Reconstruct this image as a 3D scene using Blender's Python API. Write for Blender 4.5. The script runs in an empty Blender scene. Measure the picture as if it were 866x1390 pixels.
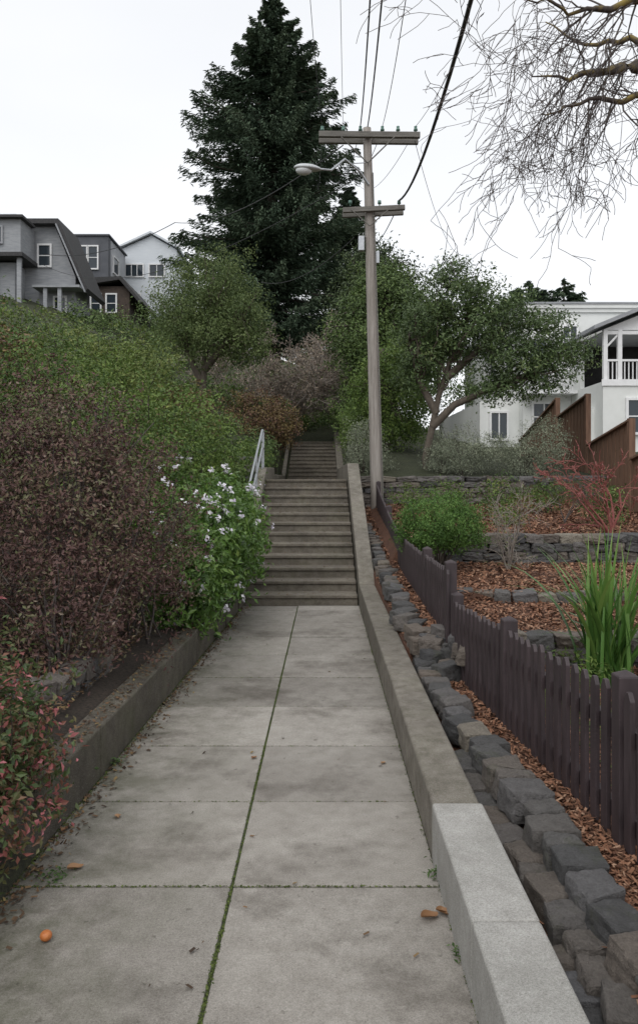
import bpy, bmesh, math, random
import numpy as np
from mathutils import Vector, noise
rng=np.random.default_rng(11); random.seed(11)
S=bpy.context.scene
F=1050.0
def W(px,py,d): return Vector(((px-433)*d/F, d, 1.7-(py-650)*d/F))
# ---------------------------------------------------------------- materials
def newmat(name):
    m=bpy.data.materials.new(name); m.use_nodes=True
    nt=m.node_tree; b=nt.nodes['Principled BSDF']; return m,nt,b
def ramp(nt,stops):
    r=nt.nodes.new('ShaderNodeValToRGB'); e=r.color_ramp.elements
    while len(e)<len(stops): e.new(0.5)
    for i,(p,c) in enumerate(stops):
        e[i].position=p; e[i].color=(c[0],c[1],c[2],1)
    return r
def noise_n(nt,scale,detail=5,rough=.6,vec=None,sc3=None):
    n=nt.nodes.new('ShaderNodeTexNoise'); n.inputs['Scale'].default_value=scale
    n.inputs['Detail'].default_value=detail; n.inputs['Roughness'].default_value=rough
    g=nt.nodes.new('ShaderNodeNewGeometry')
    if sc3:
        mp=nt.nodes.new('ShaderNodeMapping'); mp.inputs['Scale'].default_value=sc3
        nt.links.new(g.outputs['Position'],mp.inputs[0]); nt.links.new(mp.outputs[0],n.inputs['Vector'])
    else: nt.links.new(g.outputs['Position'],n.inputs['Vector'])
    return n
def mix(nt,a,b,fac,mode='MIX'):
    m=nt.nodes.new('ShaderNodeMix'); m.data_type='RGBA'; m.blend_type=mode
    for sock,v in ((m.inputs[6],a),(m.inputs[7],b),(m.inputs[0],fac)):
        if isinstance(v,(int,float)): sock.default_value=v
        elif isinstance(v,tuple): sock.default_value=(v[0],v[1],v[2],1)
        else: nt.links.new(v,sock)
    return m.outputs[2]
def mrange(nt,v,a,b,c=0,d=1):
    m=nt.nodes.new('ShaderNodeMapRange'); m.inputs[1].default_value=a; m.inputs[2].default_value=b
    m.inputs[3].default_value=c; m.inputs[4].default_value=d; nt.links.new(v,m.inputs[0]); return m.outputs[0]
def math_n(nt,op,a,b):
    m=nt.nodes.new('ShaderNodeMath'); m.operation=op
    for i,v in enumerate((a,b)):
        if isinstance(v,(int,float)): m.inputs[i].default_value=v
        else: nt.links.new(v,m.inputs[i])
    return m.outputs[0]
def bump(nt,b,h,strength=.4,dist=.01):
    n=nt.nodes.new('ShaderNodeBump'); n.inputs['Strength'].default_value=strength; n.inputs['Distance'].default_value=dist
    nt.links.new(h,n.inputs['Height']); nt.links.new(n.outputs[0],b.inputs['Normal'])
def attr(nt,name):
    a=nt.nodes.new('ShaderNodeAttribute'); a.attribute_name=name; return a
def leafmat(name,stops,trans=.25,rough=.5,spec=.35,k=1.0):
    m,nt,b=newmat(name)
    stops=[(p,tuple(q*k for q in c)) for p,c in stops]
    a=attr(nt,'tone'); r=ramp(nt,stops); nt.links.new(a.outputs['Fac'],r.inputs[0])
    nt.links.new(r.outputs[0],b.inputs['Base Color']); b.inputs['Roughness'].default_value=rough
    b.inputs['Specular IOR Level'].default_value=spec
    if trans>.12:
        t=nt.nodes.new('ShaderNodeBsdfTranslucent'); nt.links.new(r.outputs[0],t.inputs[0])
        mx=nt.nodes.new('ShaderNodeMixShader'); mx.inputs[0].default_value=trans
        nt.links.new(b.outputs[0],mx.inputs[1]); nt.links.new(t.outputs[0],mx.inputs[2])
        nt.links.new(mx.outputs[0],nt.nodes['Material Output'].inputs[0])
    return m
def simple(name,c1,c2,scale=8,rough=.8,bs=.3,bd=.01,sc3=None,metal=0,lo=.3,hi=.7):
    m,nt,b=newmat(name); n=noise_n(nt,scale,6,.65,sc3=sc3)
    r=ramp(nt,[(lo,c1),(hi,c2)]); nt.links.new(n.outputs[0],r.inputs[0])
    nt.links.new(r.outputs[0],b.inputs['Base Color']); b.inputs['Roughness'].default_value=rough
    b.inputs['Metallic'].default_value=metal
    bump(nt,b,n.outputs[0],bs,bd); return m
def mrange_col(nt,v):
    r=ramp(nt,[(.3,(.62,.61,.6)),(.7,(1.15,1.15,1.15))]); nt.links.new(v,r.inputs[0]); return r.outputs[0]
def concrete(name,c1,c2,moss=0.0,stain=.6,tone=False,mossleft=False):
    m,nt,b=newmat(name)
    big=noise_n(nt,1.3,6,.65); mid=noise_n(nt,9,5,.7); fine=noise_n(nt,150,3,.8); spk=noise_n(nt,330,2,.5)
    r=ramp(nt,[(.35,c1),(.65,c2)]); nt.links.new(big.outputs[0],r.inputs[0]); c=r.outputs[0]
    c=mix(nt,c,(.35,.33,.3),mrange(nt,mid.outputs[0],.35,.75,stain,0),'MULTIPLY')
    c=mix(nt,c,mrange_col(nt,fine.outputs[0]),1.0,'MULTIPLY')
    c=mix(nt,c,(.50,.48,.44),mrange(nt,spk.outputs[0],.60,.70,0,.6))
    c=mix(nt,c,(.03,.028,.025),mrange(nt,spk.outputs[0],.39,.29,0,.6))
    if tone:
        a=attr(nt,'tone'); g=ramp(nt,[(0,(.78,.765,.75)),(1,(1.1,1.085,1.07))]); nt.links.new(a.outputs['Fac'],g.inputs[0])
        c=mix(nt,c,g.outputs[0],1.0,'MULTIPLY')
    g=nt.nodes.new('ShaderNodeNewGeometry'); sp=nt.nodes.new('ShaderNodeSeparateXYZ'); nt.links.new(g.outputs['Position'],sp.inputs[0])
    n2=noise_n(nt,2.6,7,.75)
    if mossleft:
        e=mrange(nt,sp.outputs[0],-.3,-1.15)
        f=math_n(nt,'MULTIPLY',e,mrange(nt,n2.outputs[0],.38,.60,0,1))
        c=mix(nt,c,(.06,.062,.032),math_n(nt,'MULTIPLY',f,.75))
        n3=noise_n(nt,1.1,8,.72)
        c=mix(nt,c,(.42,.40,.38),mrange(nt,n3.outputs[0],.50,.64,0,.75),'MULTIPLY')
        n4=noise_n(nt,22,3,.6); c=mix(nt,c,(.3,.28,.25),mrange(nt,n4.outputs[0],.66,.72,0,.5),'MULTIPLY')
    elif moss>0:
        c=mix(nt,c,(.05,.055,.025),mrange(nt,n2.outputs[0],.45,.7,0,moss))
    nt.links.new(c,b.inputs['Base Color']); b.inputs['Roughness'].default_value=.85
    b.inputs['Specular IOR Level'].default_value=.3
    hh=math_n(nt,'ADD',fine.outputs[0],mid.outputs[0]); bump(nt,b,hh,.6,.007)
    return m

M={}
M['path']=concrete('concrete_path_mat',(.36,.34,.31),(.46,.44,.405),tone=True,mossleft=True,stain=.4)
M['stair']=concrete('stair_mat',(.17,.15,.125),(.30,.265,.22),moss=.4,stain=.75)
M['curb']=concrete('curb_old_mat',(.22,.20,.17),(.35,.32,.275),moss=.35,stain=.8)
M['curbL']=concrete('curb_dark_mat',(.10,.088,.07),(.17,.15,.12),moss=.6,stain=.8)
M['new']=concrete('curb_new_mat',(.37,.365,.34),(.49,.48,.455),stain=.4)
M['moss']=simple('moss_mat',(.03,.04,.015),(.07,.09,.03),40,.95,.8,.01)
M['bark']=simple('bark_mat',(.07,.056,.044),(.14,.115,.09),12,.9,.8,.02,sc3=(1,1,.3))
M['barkdk']=simple('bark_dark_mat',(.04,.03,.025),(.08,.065,.05),12,.9,.8,.02,sc3=(1,1,.3))
M['twig']=simple('twig_mat',(.055,.045,.042),(.12,.10,.09),10,.9,.2,.005)
M['twiggrey']=simple('twig_grey_mat',(.19,.165,.14),(.31,.27,.235),10,.9,.2,.005)
M['lichen']=simple('lichen_branch_mat',(.065,.052,.045),(.27,.20,.05),9,.9,.5,.01,lo=.45,hi=.68)
M['redtwig']=simple('red_twig_mat',(.22,.055,.05),(.33,.12,.10),10,.7,.2,.005)
M['pole']=simple('pole_wood_mat',(.17,.15,.13),(.36,.33,.30),9,.85,.5,.01,sc3=(3,3,.15))
M['arm']=simple('crossarm_wood_mat',(.10,.095,.085),(.2,.19,.17),9,.85,.5,.01,sc3=(.3,3,3))
M['metal']=simple('galvanised_mat',(.38,.4,.42),(.52,.54,.56),20,.45,.1,.002,metal=.6)
M['wire']=simple('wire_mat',(.015,.015,.017),(.03,.03,.03),10,.6,.1,.002)
M['lamp']=simple('lamp_housing_mat',(.42,.44,.45),(.55,.57,.58),10,.5,.1,.002)
M['glassl']=simple('lamp_lens_mat',(.55,.57,.58),(.7,.72,.72),30,.2,.2,.004)
M['ceram']=simple('insulator_mat',(.06,.13,.10),(.12,.22,.18),10,.2,.1,.002)
M['picket']=simple('fence_paint_mat',(.026,.018,.020),(.062,.044,.047),14,.6,.35,.004,sc3=(1,1,.2))
M['redfence']=simple('redwood_fence_mat',(.10,.055,.035),(.22,.125,.08),7,.85,.4,.008,sc3=(3,3,.25))
M['white']=simple('white_stucco_mat',(.66,.67,.645),(.76,.77,.75),1.2,.9,.2,.006)
M['trim']=simple('white_trim_mat',(.7,.7,.7),(.8,.8,.8),5,.6,.1,.002)
M['greyw']=simple('grey_shingle_mat',(.24,.25,.265),(.36,.37,.385),2.5,.9,.3,.01,sc3=(1,1,6))
M['modern']=simple('dark_cladding_mat',(.06,.065,.075),(.10,.105,.12),1.5,.7,.2,.01)
M['modern2']=simple('light_cladding_mat',(.38,.39,.41),(.48,.49,.51),1.5,.7,.2,.01)
M['siding']=simple('white_siding_mat',(.58,.62,.66),(.7,.73,.76),3,.8,.3,.01,sc3=(.4,.4,8))
M['roof']=simple('roof_mat',(.03,.03,.032),(.07,.068,.068),10,.9,.3,.01)
M['brownh']=simple('brown_shingle_mat',(.05,.038,.032),(.10,.075,.06),4,.9,.3,.01)
m,nt,b=newmat('window_glass_mat'); b.inputs['Base Color'].default_value=(.03,.04,.05,1); b.inputs['Roughness'].default_value=.08
n=noise_n(nt,1.5); bump(nt,b,n.outputs[0],.05,.01); M['glass']=m
M['dark']=simple('dark_interior_mat',(.015,.015,.015),(.03,.028,.028),4,.9)
# stone
m,nt,b=newmat('stone_mat'); a=attr(nt,'tone')
r=ramp(nt,[(0,(.085,.085,.088)),(.3,(.15,.145,.14)),(.55,(.21,.175,.145)),(.75,(.155,.155,.162)),(.9,(.20,.17,.14)),(1,(.30,.27,.22))]); nt.links.new(a.outputs['Fac'],r.inputs[0])
n1=noise_n(nt,16,8,.75); n2=noise_n(nt,95,4,.75)
c=mix(nt,r.outputs[0],mrange_col(nt,n1.outputs[0]),1.0,'MULTIPLY'); c=mix(nt,c,mrange_col(nt,n2.outputs[0]),.9,'MULTIPLY')
nm=noise_n(nt,5,5,.7); c=mix(nt,c,(.07,.08,.035),mrange(nt,nm.outputs[0],.56,.7,0,.5))
nt.links.new(c,b.inputs['Base Color']); b.inputs['Roughness'].default_value=.85
bump(nt,b,math_n(nt,'ADD',n1.outputs[0],math_n(nt,'MULTIPLY',n2.outputs[0],.4)),1.0,.035); M['stone']=m
# ground
m,nt,b=newmat('ground_mat'); a=attr(nt,'gcol')
n1=noise_n(nt,3,8,.7); n2=noise_n(nt,45,5,.8)
c=mix(nt,a.outputs['Color'],mrange_col(nt,n1.outputs[0]),1.0,'MULTIPLY')
rr=ramp(nt,[(.35,(.35,.33,.3)),(.65,(1.5,1.45,1.4))]); nt.links.new(n2.outputs[0],rr.inputs[0]); c=mix(nt,c,rr.outputs[0],1.0,'MULTIPLY')
nt.links.new(c,b.inputs['Base Color']); b.inputs['Roughness'].default_value=.95; bump(nt,b,n2.outputs[0],1,.03); M['ground']=m

# ---------------------------------------------------------------- mesh helpers
def link(o): S.collection.objects.link(o); return o
def empty(name,loc=(0,0,0)):
    o=bpy.data.objects.new(name,None); o.empty_display_size=.3; return link(o)
def parent(name,objs):
    e=empty(name)
    for o in objs: o.parent=e
    return e
class MB:
    def __init__(s): s.v=[];s.f=[];s.t=[]
    def add(s,vs,fs,tone=.5):
        k=len(s.v); s.v+=[tuple(v) for v in vs]; s.f+=[tuple(i+k for i in f) for f in fs]; s.t+=[tone]*len(vs)
    def box(s,x0,x1,y0,y1,z0,z1,tone=.5):
        s.add([(x0,y0,z0),(x1,y0,z0),(x1,y1,z0),(x0,y1,z0),(x0,y0,z1),(x1,y0,z1),(x1,y1,z1),(x0,y1,z1)],
              [(3,2,1,0),(4,5,6,7),(0,1,5,4),(1,2,6,5),(2,3,7,6),(3,0,4,7)],tone)
    def beam(s,a,b,w,h,up=Vector((0,0,1)),tone=.5):
        a=Vector(a);b=Vector(b); d=(b-a).normalized(); sx=d.cross(up).normalized(); u=sx.cross(d)
        vs=[]
        for p in (a,b):
            for i,j in ((-1,-1),(1,-1),(1,1),(-1,1)): vs.append(p+sx*w/2*i+u*h/2*j)
        s.add(vs,[(3,2,1,0),(4,5,6,7),(0,1,5,4),(1,2,6,5),(2,3,7,6),(3,0,4,7)],tone)
    def prism(s,prof,axis,a,b,tone=.5):
        n=len(prof); vs=[]
        for t in (a,b):
            for p in prof: vs.append((t,p[0],p[1]) if axis=='x' else (p[0],t,p[1]))
        fs=[tuple(range(n)),tuple(range(2*n-1,n-1,-1))]+[(i,i+n,(i+1)%n+n,(i+1)%n) for i in range(n)]
        s.add(vs,fs,tone)
    def obj(s,name,mat,bevel=0,smooth=False,seg=2):
        me=bpy.data.meshes.new(name); me.from_pydata(s.v,[],s.f); me.materials.append(mat)
        at=me.attributes.new('tone','FLOAT','POINT'); at.data.foreach_set('value',np.array(s.t,dtype=np.float32))
        bm=bmesh.new(); bm.from_mesh(me); bmesh.ops.recalc_face_normals(bm,faces=bm.faces)
        for f in bm.faces: f.smooth=smooth
        bm.to_mesh(me); bm.free()
        o=link(bpy.data.objects.new(name,me))
        if bevel:
            md=o.modifiers.new('bevel','BEVEL'); md.width=bevel; md.segments=seg; md.limit_method='ANGLE'
        return o
def fastmesh(name,V,k,mat,tone,smooth=False,Fidx=None):
    me=bpy.data.meshes.new(name); V=np.ascontiguousarray(V,dtype=np.float32).reshape(-1,3)
    me.vertices.add(len(V)); me.vertices.foreach_set('co',V.ravel())
    if Fidx is None: Fidx=np.arange(len(V),dtype=np.int32)
    Fidx=np.ascontiguousarray(Fidx,dtype=np.int32).ravel(); nf=len(Fidx)//k
    me.loops.add(len(Fidx)); me.loops.foreach_set('vertex_index',Fidx)
    me.polygons.add(nf); me.polygons.foreach_set('loop_start',np.arange(nf,dtype=np.int32)*k)
    try: me.polygons.foreach_set('loop_total',np.full(nf,k,dtype=np.int32))
    except Exception: pass
    me.update(calc_edges=True)
    at=me.attributes.new('tone','FLOAT','POINT'); at.data.foreach_set('value',np.ascontiguousarray(tone,dtype=np.float32))
    me.polygons.foreach_set('use_smooth',np.full(nf,smooth))
    me.materials.append(mat); return link(bpy.data.objects.new(name,me))
def unit(a): return a/np.maximum(np.linalg.norm(a,axis=1,keepdims=True),1e-6)
def leaves(name,P,N,T,size,aspect,mat,rand=.8,up=.4,U=None,sj=.35):
    n=len(P); N=unit(N)*1.0+np.array([0,0,up])+rng.normal(size=(n,3))*rand; N=unit(N)
    if U is None: U=rng.normal(size=(n,3))
    U=unit(U-N*np.sum(U*N,axis=1,keepdims=True)); V=np.cross(N,U)
    L=size*(1+sj*rng.uniform(-1,1,n))[:,None]; Wd=L*aspect
    q=np.stack([P-U*L/2,P+V*Wd/2+U*L*.05+N*L*.08,P+U*L/2-N*L*.06,P-V*Wd/2+U*L*.05+N*L*.08],axis=1)
    return fastmesh(name,q.reshape(-1,3),4,mat,np.repeat(T,4))
def crown(ells,ncl,npc,cr,shell=.55,lump=.18,zmin=None,tw=.6):
    E=np.array(ells,dtype=float); w=E[:,3]*E[:,5]+E[:,4]*E[:,5]+E[:,3]*E[:,4]; w/=w.sum()
    idx=rng.choice(len(E),ncl,p=w); D=unit(rng.normal(size=(ncl,3)))
    r=rng.uniform(shell**3,1,ncl)**(1/3)
    r*=1+lump*np.sin(D[:,0]*5+idx*1.7)*np.cos(D[:,2]*6+idx)+lump*.5*rng.normal(size=ncl)
    C=E[idx,:3]+D*E[idx,3:]*r[:,None]
    tc=rng.uniform(0,1,ncl)
    P=np.repeat(C,npc,axis=0)+rng.normal(size=(ncl*npc,3))*cr*np.array([1,1,.8])
    N=np.repeat(D,npc,axis=0); T=np.clip(np.repeat(tc,npc)*tw+rng.uniform(0,1,ncl*npc)*(1-tw),0,1)
    if zmin is not None:
        zz=zmin(P[:,0],P[:,1]) if callable(zmin) else zmin
        k=P[:,2]>zz; P,N,T=P[k],N[k],T[k]
    return P,N,T,C
def tubes(name,paths,mat,sides=5):
    V=[];FI=[];k=0
    ang=np.arange(sides)*2*math.pi/sides; ca,sa=np.cos(ang),np.sin(ang)
    for pts,rad in paths:
        p=np.array([tuple(q) for q in pts],dtype=float); n=len(p); r=np.array(rad)
        t=unit(np.gradient(p,axis=0)); ref=np.array([0,0,1.]) if abs(t[0,2])<.9 else np.array([1.,0,0])
        a=unit(np.cross(t,ref)); b2=np.cross(t,a)
        ring=p[:,None,:]+r[:,None,None]*(a[:,None,:]*ca[None,:,None]+b2[:,None,:]*sa[None,:,None])
        V.append(ring.reshape(-1,3))
        i=np.arange(n-1)[:,None]*sides; j=np.arange(sides)[None,:]; j2=(j+1)%sides
        FI.append(np.stack([i+j,i+j2,i+sides+j2,i+sides+j],axis=2).reshape(-1)+k); k+=n*sides
    V=np.concatenate(V); FI=np.concatenate(FI)
    return fastmesh(name,V,4,mat,np.full(len(V),.5),True,FI)
def rv(s=1): return Vector((random.gauss(0,s),random.gauss(0,s),random.gauss(0,s)))
def grow(out,p,d,L,r,depth,jit=.15,nch=4,ratio=.62,grav=0,tips=None,minr=.0015,spread=.8):
    p=Vector(p); d=Vector(d).normalized(); n=5; pts=[p.copy()]; rad=[r]; ds=[d.copy()]
    for i in range(n):
        d=(d+rv(jit)+Vector((0,0,grav))).normalized(); p=p+d*L/n; pts.append(p.copy()); ds.append(d.copy())
        rad.append(max(minr,r*(1-.6*(i+1)/n)))
    out.append((pts,rad))
    if tips is not None and depth<=1: tips+= [tuple(q) for q in pts[2:]]
    if depth>0:
        for k in range(nch):
            i=random.randint(1,n) if k else n
            dd=(ds[i]+rv(.58)*spread).normalized()
            grow(out,pts[i],dd,L*ratio*random.uniform(.7,1.2),max(minr,rad[i]*.65),depth-1,jit,nch,ratio,grav,tips,minr,spread)
def curve(a,b,sag=0,n=8,jit=0):
    a=Vector(a);b=Vector(b);o=[]
    for i in range(n+1):
        t=i/n; p=a.lerp(b,t); p.z-=4*sag*t*(1-t)
        if 0<i<n and jit: p+=rv(jit)
        o.append(p)
    return o
# ---------------------------------------------------------------- terrain
def XR(y): return .49+.0045*y
def XL(y): return -1.40+.037*np.minimum(y,10.4)
def sst(a,b,v):
    t=np.clip((v-a)/(b-a),0,1); return t*t*(3-2*t)
def H(x,y):
    x=np.asarray(x,dtype=float); y=np.asarray(y,dtype=float)
    C=np.interp(y,[-1e3,10.4,14.9,23,27,60,400,2000],[-.03,-.06,1.5,1.55,2.8,11,14,14])
    R=np.interp(y,[-1e3,6.55,6.65,8.1,8.18,10.8,10.88,16.5,16.6],[.1,.11,.36,.39,.48,.52,.86,1.15,1.68])
    strip=np.interp(y,[-1e3,6.55,6.65,10,16.5,16.6],[.1,.11,.36,.45,1.1,1.68])
    strip=np.where(y<16.5,strip-(.12*sst(1.0,.76,x)*(y>6.6)),strip)
    strip=np.where((y<6.5)&(x<.95),.02,strip)
    R=np.where(x<1.15,strip,R)
    s=.24-.15*sst(1,6,x); far=np.clip(y-16.6,0,40); R=R+far*s+np.clip(y-56,0,1e3)*.015
    sl=np.interp(y,[0,5,12,40],[.15,.2,.31,.34])
    d=np.clip(-1.35-x,0,28)
    Lf=.27+np.clip(y-9,0,50)*.2+np.clip(y-59,0,1e3)*.012+d*sl
    out=np.where(x<-1.28,Lf,np.where(x>.735,R,C))
    return out
xs=np.concatenate([[-900,-400,-200,-100,-60],np.arange(-40,-8,1.5),np.arange(-8,-1.4,.25),[-1.35,-1.29,-1.27,-1.2,-.9,-.6,-.3,0,.3,.55,.66,.72,.75],np.arange(.8,8,.2),np.arange(8,40,1.5),[60,100,200,400,900]])
ys=np.concatenate([[-600,-200,-80,-40,-20,-10,-5],np.arange(-2,6.4,.25),[6.45,6.55,6.65,6.9,7.3,7.7,8.1,8.18],np.arange(8.4,10.8,.25),[10.8,10.88],np.arange(11.1,16.4,.3),[16.5,16.6],np.arange(17,62,1.),[70,90,130,200,400,900]])
X,Y=np.meshgrid(xs,ys); Z=H(X,Y)
bumpz=np.array([[noise.noise(Vector((x*.9,y*.9,0))) for x in xs] for y in ys])
msk=((X<-1.5)|(X>1.0)); Z=Z+bumpz*np.where(msk,.04+.25*sst(17,30,Y),0)
nx,ny=len(xs),len(ys)
V=np.stack([X,Y,Z],axis=2).reshape(-1,3)
i=np.arange(ny-1)[:,None]*nx; j=np.arange(nx-1)[None,:]
FI=np.stack([i+j,i+j+1,i+nx+j+1,i+nx+j],axis=2).reshape(-1)
g=fastmesh('ground',V,4,M['ground'],np.full(len(V),.5),True,FI)
col=np.zeros((len(V),4),dtype=np.float32); col[:,3]=1
xx,yy=V[:,0],V[:,1]
mul=(xx>.68)&(yy<16.55); left=(xx<-1.28)&(yy<14)
col[:,:3]=(.045,.055,.025); col[mul,:3]=(.12,.055,.032); col[left,:3]=(.05,.038,.028)
ca=g.data.attributes.new('gcol','FLOAT_COLOR','POINT'); ca.data.foreach_set('color',col.ravel())

# ---------------------------------------------------------------- path
mb=MB(); ye=[3.228+.848*k for k in range(-7,9)]+[10.36]
XC=lambda y:-.40+.0115*y
for k in range(len(ye)-1):
    a,bb=ye[k]+.004,ye[k+1]-.004
    for fl,fr,gl,gr in ((XL,XC,0,.006),(XC,XR,.006,0)):
        dz=random.uniform(-.003,.003)
        vs=[(fl(a)+gl,a,-.08),(fr(a)-gr,a,-.08),(fr(bb)-gr,bb,-.08),(fl(bb)+gl,bb,-.08)]
        vs+=[(v[0],v[1],dz) for v in vs]
        mb.add(vs,[(3,2,1,0),(4,5,6,7),(0,1,5,4),(1,2,6,5),(2,3,7,6),(3,0,4,7)],random.random())
pth=mb.obj('slabs',M['path'],bevel=.005)
mb=MB(); mb.add([(-1.5,-3,-.009),(.5,-3,-.009),(.55,10.38,-.009),(-1.03,10.38,-.009)],[(0,1,2,3)])
ms=mb.obj('joint_moss',M['moss'])
parent('concrete_path',[pth,ms])
n=5200; t=rng.uniform(0,1,n); yq=.5+9.8*t**1.2; P=np.stack([XC(yq)+rng.normal(size=n)*.0042,yq,np.full(n,-.001)],1)
keep=rng.uniform(size=n)<(.2+.6*(np.sin(yq*3)*.5+.5)); P=P[keep]
P2=[]
for k in range(3,len(ye)-1):
    m_=420 if k in (6,7,5) else 120
    u=rng.uniform(0,1,m_)**1.2; xq=XL(ye[k])+u*(XR(ye[k])-XL(ye[k])); P2.append(np.stack([xq,ye[k]+rng.normal(size=m_)*.004,np.full(m_,0)],1))
yq=rng.uniform(1.5,10.2,2600); P2.append(np.stack([XL(yq)+np.abs(rng.normal(size=2600))*.015,yq,np.full(2600,.004)],1))
yq=rng.uniform(1.5,10.2,500); P2.append(np.stack([XR(yq)-np.abs(rng.normal(size=500))*.006,yq,np.full(500,.004)],1))
P=np.concatenate([P]+P2)
M['mossleaf']=leafmat('moss_leaf_mat',[(0,(.035,.05,.014)),(.6,(.075,.10,.022)),(1,(.12,.15,.04))],.1,.9)
leaves('moss',P,np.tile([0,0,1.],(len(P),1)),rng.uniform(size=len(P)),.011,.6,M['mossleaf'],rand=.7)
P=[];
for (cx,cy,nn,s) in ((W(75,1195,3.28).x,3.28,60,.04),(.49,3.3,30,.02),(.50,2.75,24,.02),(.75,2.9,40,.02),(-1.2,4.6,40,.03)):
    P.append(np.array([cx,cy,.02])+rng.normal(size=(nn,3))*np.array([s,s,.012]))
P=np.concatenate(P); 
M['weed']=leafmat('weed_mat',[(0,(.04,.08,.02)),(1,(.10,.17,.05))],.25,.6)
leaves('weeds',P,np.tile([0,0,1.],(len(P),1)),rng.uniform(size=len(P)),.026,.4,M['weed'],rand=.5)

# ---------------------------------------------------------------- curbs
mb=MB(); 
def wallstrip(mb,ya,yb,o0,o1,z0,za,zb,fx,tone=.5,side=1):
    a0,a1=fx(ya)+o0*side,fx(ya)+o1*side; b0,b1=fx(yb)+o0*side,fx(yb)+o1*side
    mb.add([(a0,ya,z0),(a1,ya,z0),(b1,yb,z0),(b0,yb,z0),(a0,ya,za),(a1,ya,za),(b1,yb,zb),(b0,yb,zb)],
      [(3,2,1,0),(4,5,6,7),(0,1,5,4),(1,2,6,5),(2,3,7,6),(3,0,4,7)],tone)
for a,bb in ((3.45,5.7),(5.704,8.1),(8.104,10.39)): wallstrip(mb,a,bb,.002,.215,-.2,.25+.004*(a-3.4),.25+.004*(bb-3.4),XR)
o1=mb.obj('old_wall',M['curb'],bevel=.018,seg=3)
mb=MB()
for a,bb in ((-3,-.4),(-.396,1.1),(1.104,2.525),(2.529,3.446)): wallstrip(mb,a,bb,-.004,.222,-.2,.258,.258,XR)
o2=mb.obj('new_wall',M['new'],bevel=.012,seg=3)
parent('low_concrete_wall',[o1,o2])
mb=MB()
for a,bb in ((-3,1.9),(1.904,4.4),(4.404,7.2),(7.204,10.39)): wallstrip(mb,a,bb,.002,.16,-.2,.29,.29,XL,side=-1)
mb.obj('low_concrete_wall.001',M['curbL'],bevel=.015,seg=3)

# ---------------------------------------------------------------- stairs
mb=MB(); rise=.1408; run=.375
def flight(mb,y0,z0,n,x0,x1,rise,run):
    for k in range(n):
        ya=y0+k*run; zt=z0+(k+1)*rise
        mb.box(x0+random.uniform(0,.002),x1,ya,ya+run+.03,z0-.3,zt-.045)
        mb.box(x0+.004,x1-.004,ya-.022,ya+run+.008,zt-.044,zt+random.uniform(-.002,.002))
flight(mb,10.39,0,12,-1.0,.52,rise,run)
mb.box(-1.0,.54,14.90,22.98,1.2,1.688)
flight(mb,23.0,1.69,10,-.93,.58,.13,.42)
mb.box(-.93,.58,27.23,33,2.2,2.985)
st=mb.obj('steps',M['stair'],bevel=.008)
mb=MB()
pr=[(10.392,-.2),(10.392,.285),(10.7,.42),(14.9,2.0),(23.0,2.0),(27.3,3.35),(33,3.4),(33,1.5),(14.9,1.0)]
mb.prism(pr,'x',.538,.76)
pl=[(10.392,-.2),(10.392,.30),(10.6,.36),(14.9,1.92),(17.5,1.95),(17.5,1.0),(14.9,1.0)]
mb.prism(pl,'x',-1.19,-1.004)
mb.prism([(17.51,1.0),(17.51,1.80),(23,1.80),(27.3,3.1),(33,3.15),(33,1.5)],'x',-1.12,-1.004)
ck=mb.obj('cheek_walls',M['curb'],bevel=.015)
parent('stairway',[st,ck])
paths=[]
def rail(x,ya,za,yb,zb,h):
    paths.append(([(x,ya-.25,za+h-.05),(x,ya,za+h),(x,yb,zb+h),(x,yb+.3,zb+h)],[.021]*4))
rail(-1.09,10.7,.36,14.9,1.92,.72); rail(-1.09,10.7,.36,14.9,1.92,.38)
for y in (10.8,12.15,13.5,14.85):
    z=.36+(y-10.7)*1.56/4.2; paths.append(([(-1.09,y,z-.05),(-1.09,y,z+.72)],[.019]*2))
paths.append(([(-1.09,15.2,1.9),(-1.09,15.2,2.64)],[.019]*2))
tubes('handrail',paths,M['metal'],8)

# ---------------------------------------------------------------- stones (angular convex hull rocks)
def hullrock():
    bm=bmesh.new()
    for sx in (-1,1):
        for sy in (-1,1):
            for sz in (-1,1):
                bm.verts.new((sx*random.uniform(.72,1.0),sy*random.uniform(.72,1.0),sz*random.uniform(.7,1.0)))
    for _ in range(7):
        v=rv(1).normalized(); v*=random.uniform(1.0,1.18); bm.verts.new((max(-1.05,min(1.05,v.x)),max(-1.05,min(1.05,v.y)),max(-1.05,min(1.05,v.z))))
    r=bmesh.ops.convex_hull(bm,input=bm.verts[:]); dl=[e for e in r['geom_interior'] if isinstance(e,bmesh.types.BMVert)]
    if dl: bmesh.ops.delete(bm,geom=dl,context='VERTS')
    bmesh.ops.dissolve_limit(bm,angle_limit=math.radians(14),verts=bm.verts[:],edges=bm.edges[:])
    bmesh.ops.bevel(bm,geom=bm.edges[:]+bm.verts[:],offset=.13,segments=2,affect='EDGES',profile=.6)
    bmesh.ops.triangulate(bm,faces=bm.faces[:])
    for th in (.5,.35):
        bmesh.ops.subdivide_edges(bm,edges=[e for e in bm.edges if e.calc_length()>th],cuts=1)
        bmesh.ops.triangulate(bm,faces=bm.faces[:])
    o=Vector((random.uniform(0,50),0,0))
    for v in bm.verts:
        v.co+=v.co.normalized()*(.10*noise.noise(v.co*2.1+o)+.07*noise.noise(v.co*5+o))
    bm.verts.index_update()
    R=(np.array([v.co[:] for v in bm.verts]),np.array([[v.index for v in f.verts] for f in bm.faces])); bm.free(); return R
ROCKS=[hullrock() for _ in range(28)]
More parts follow.
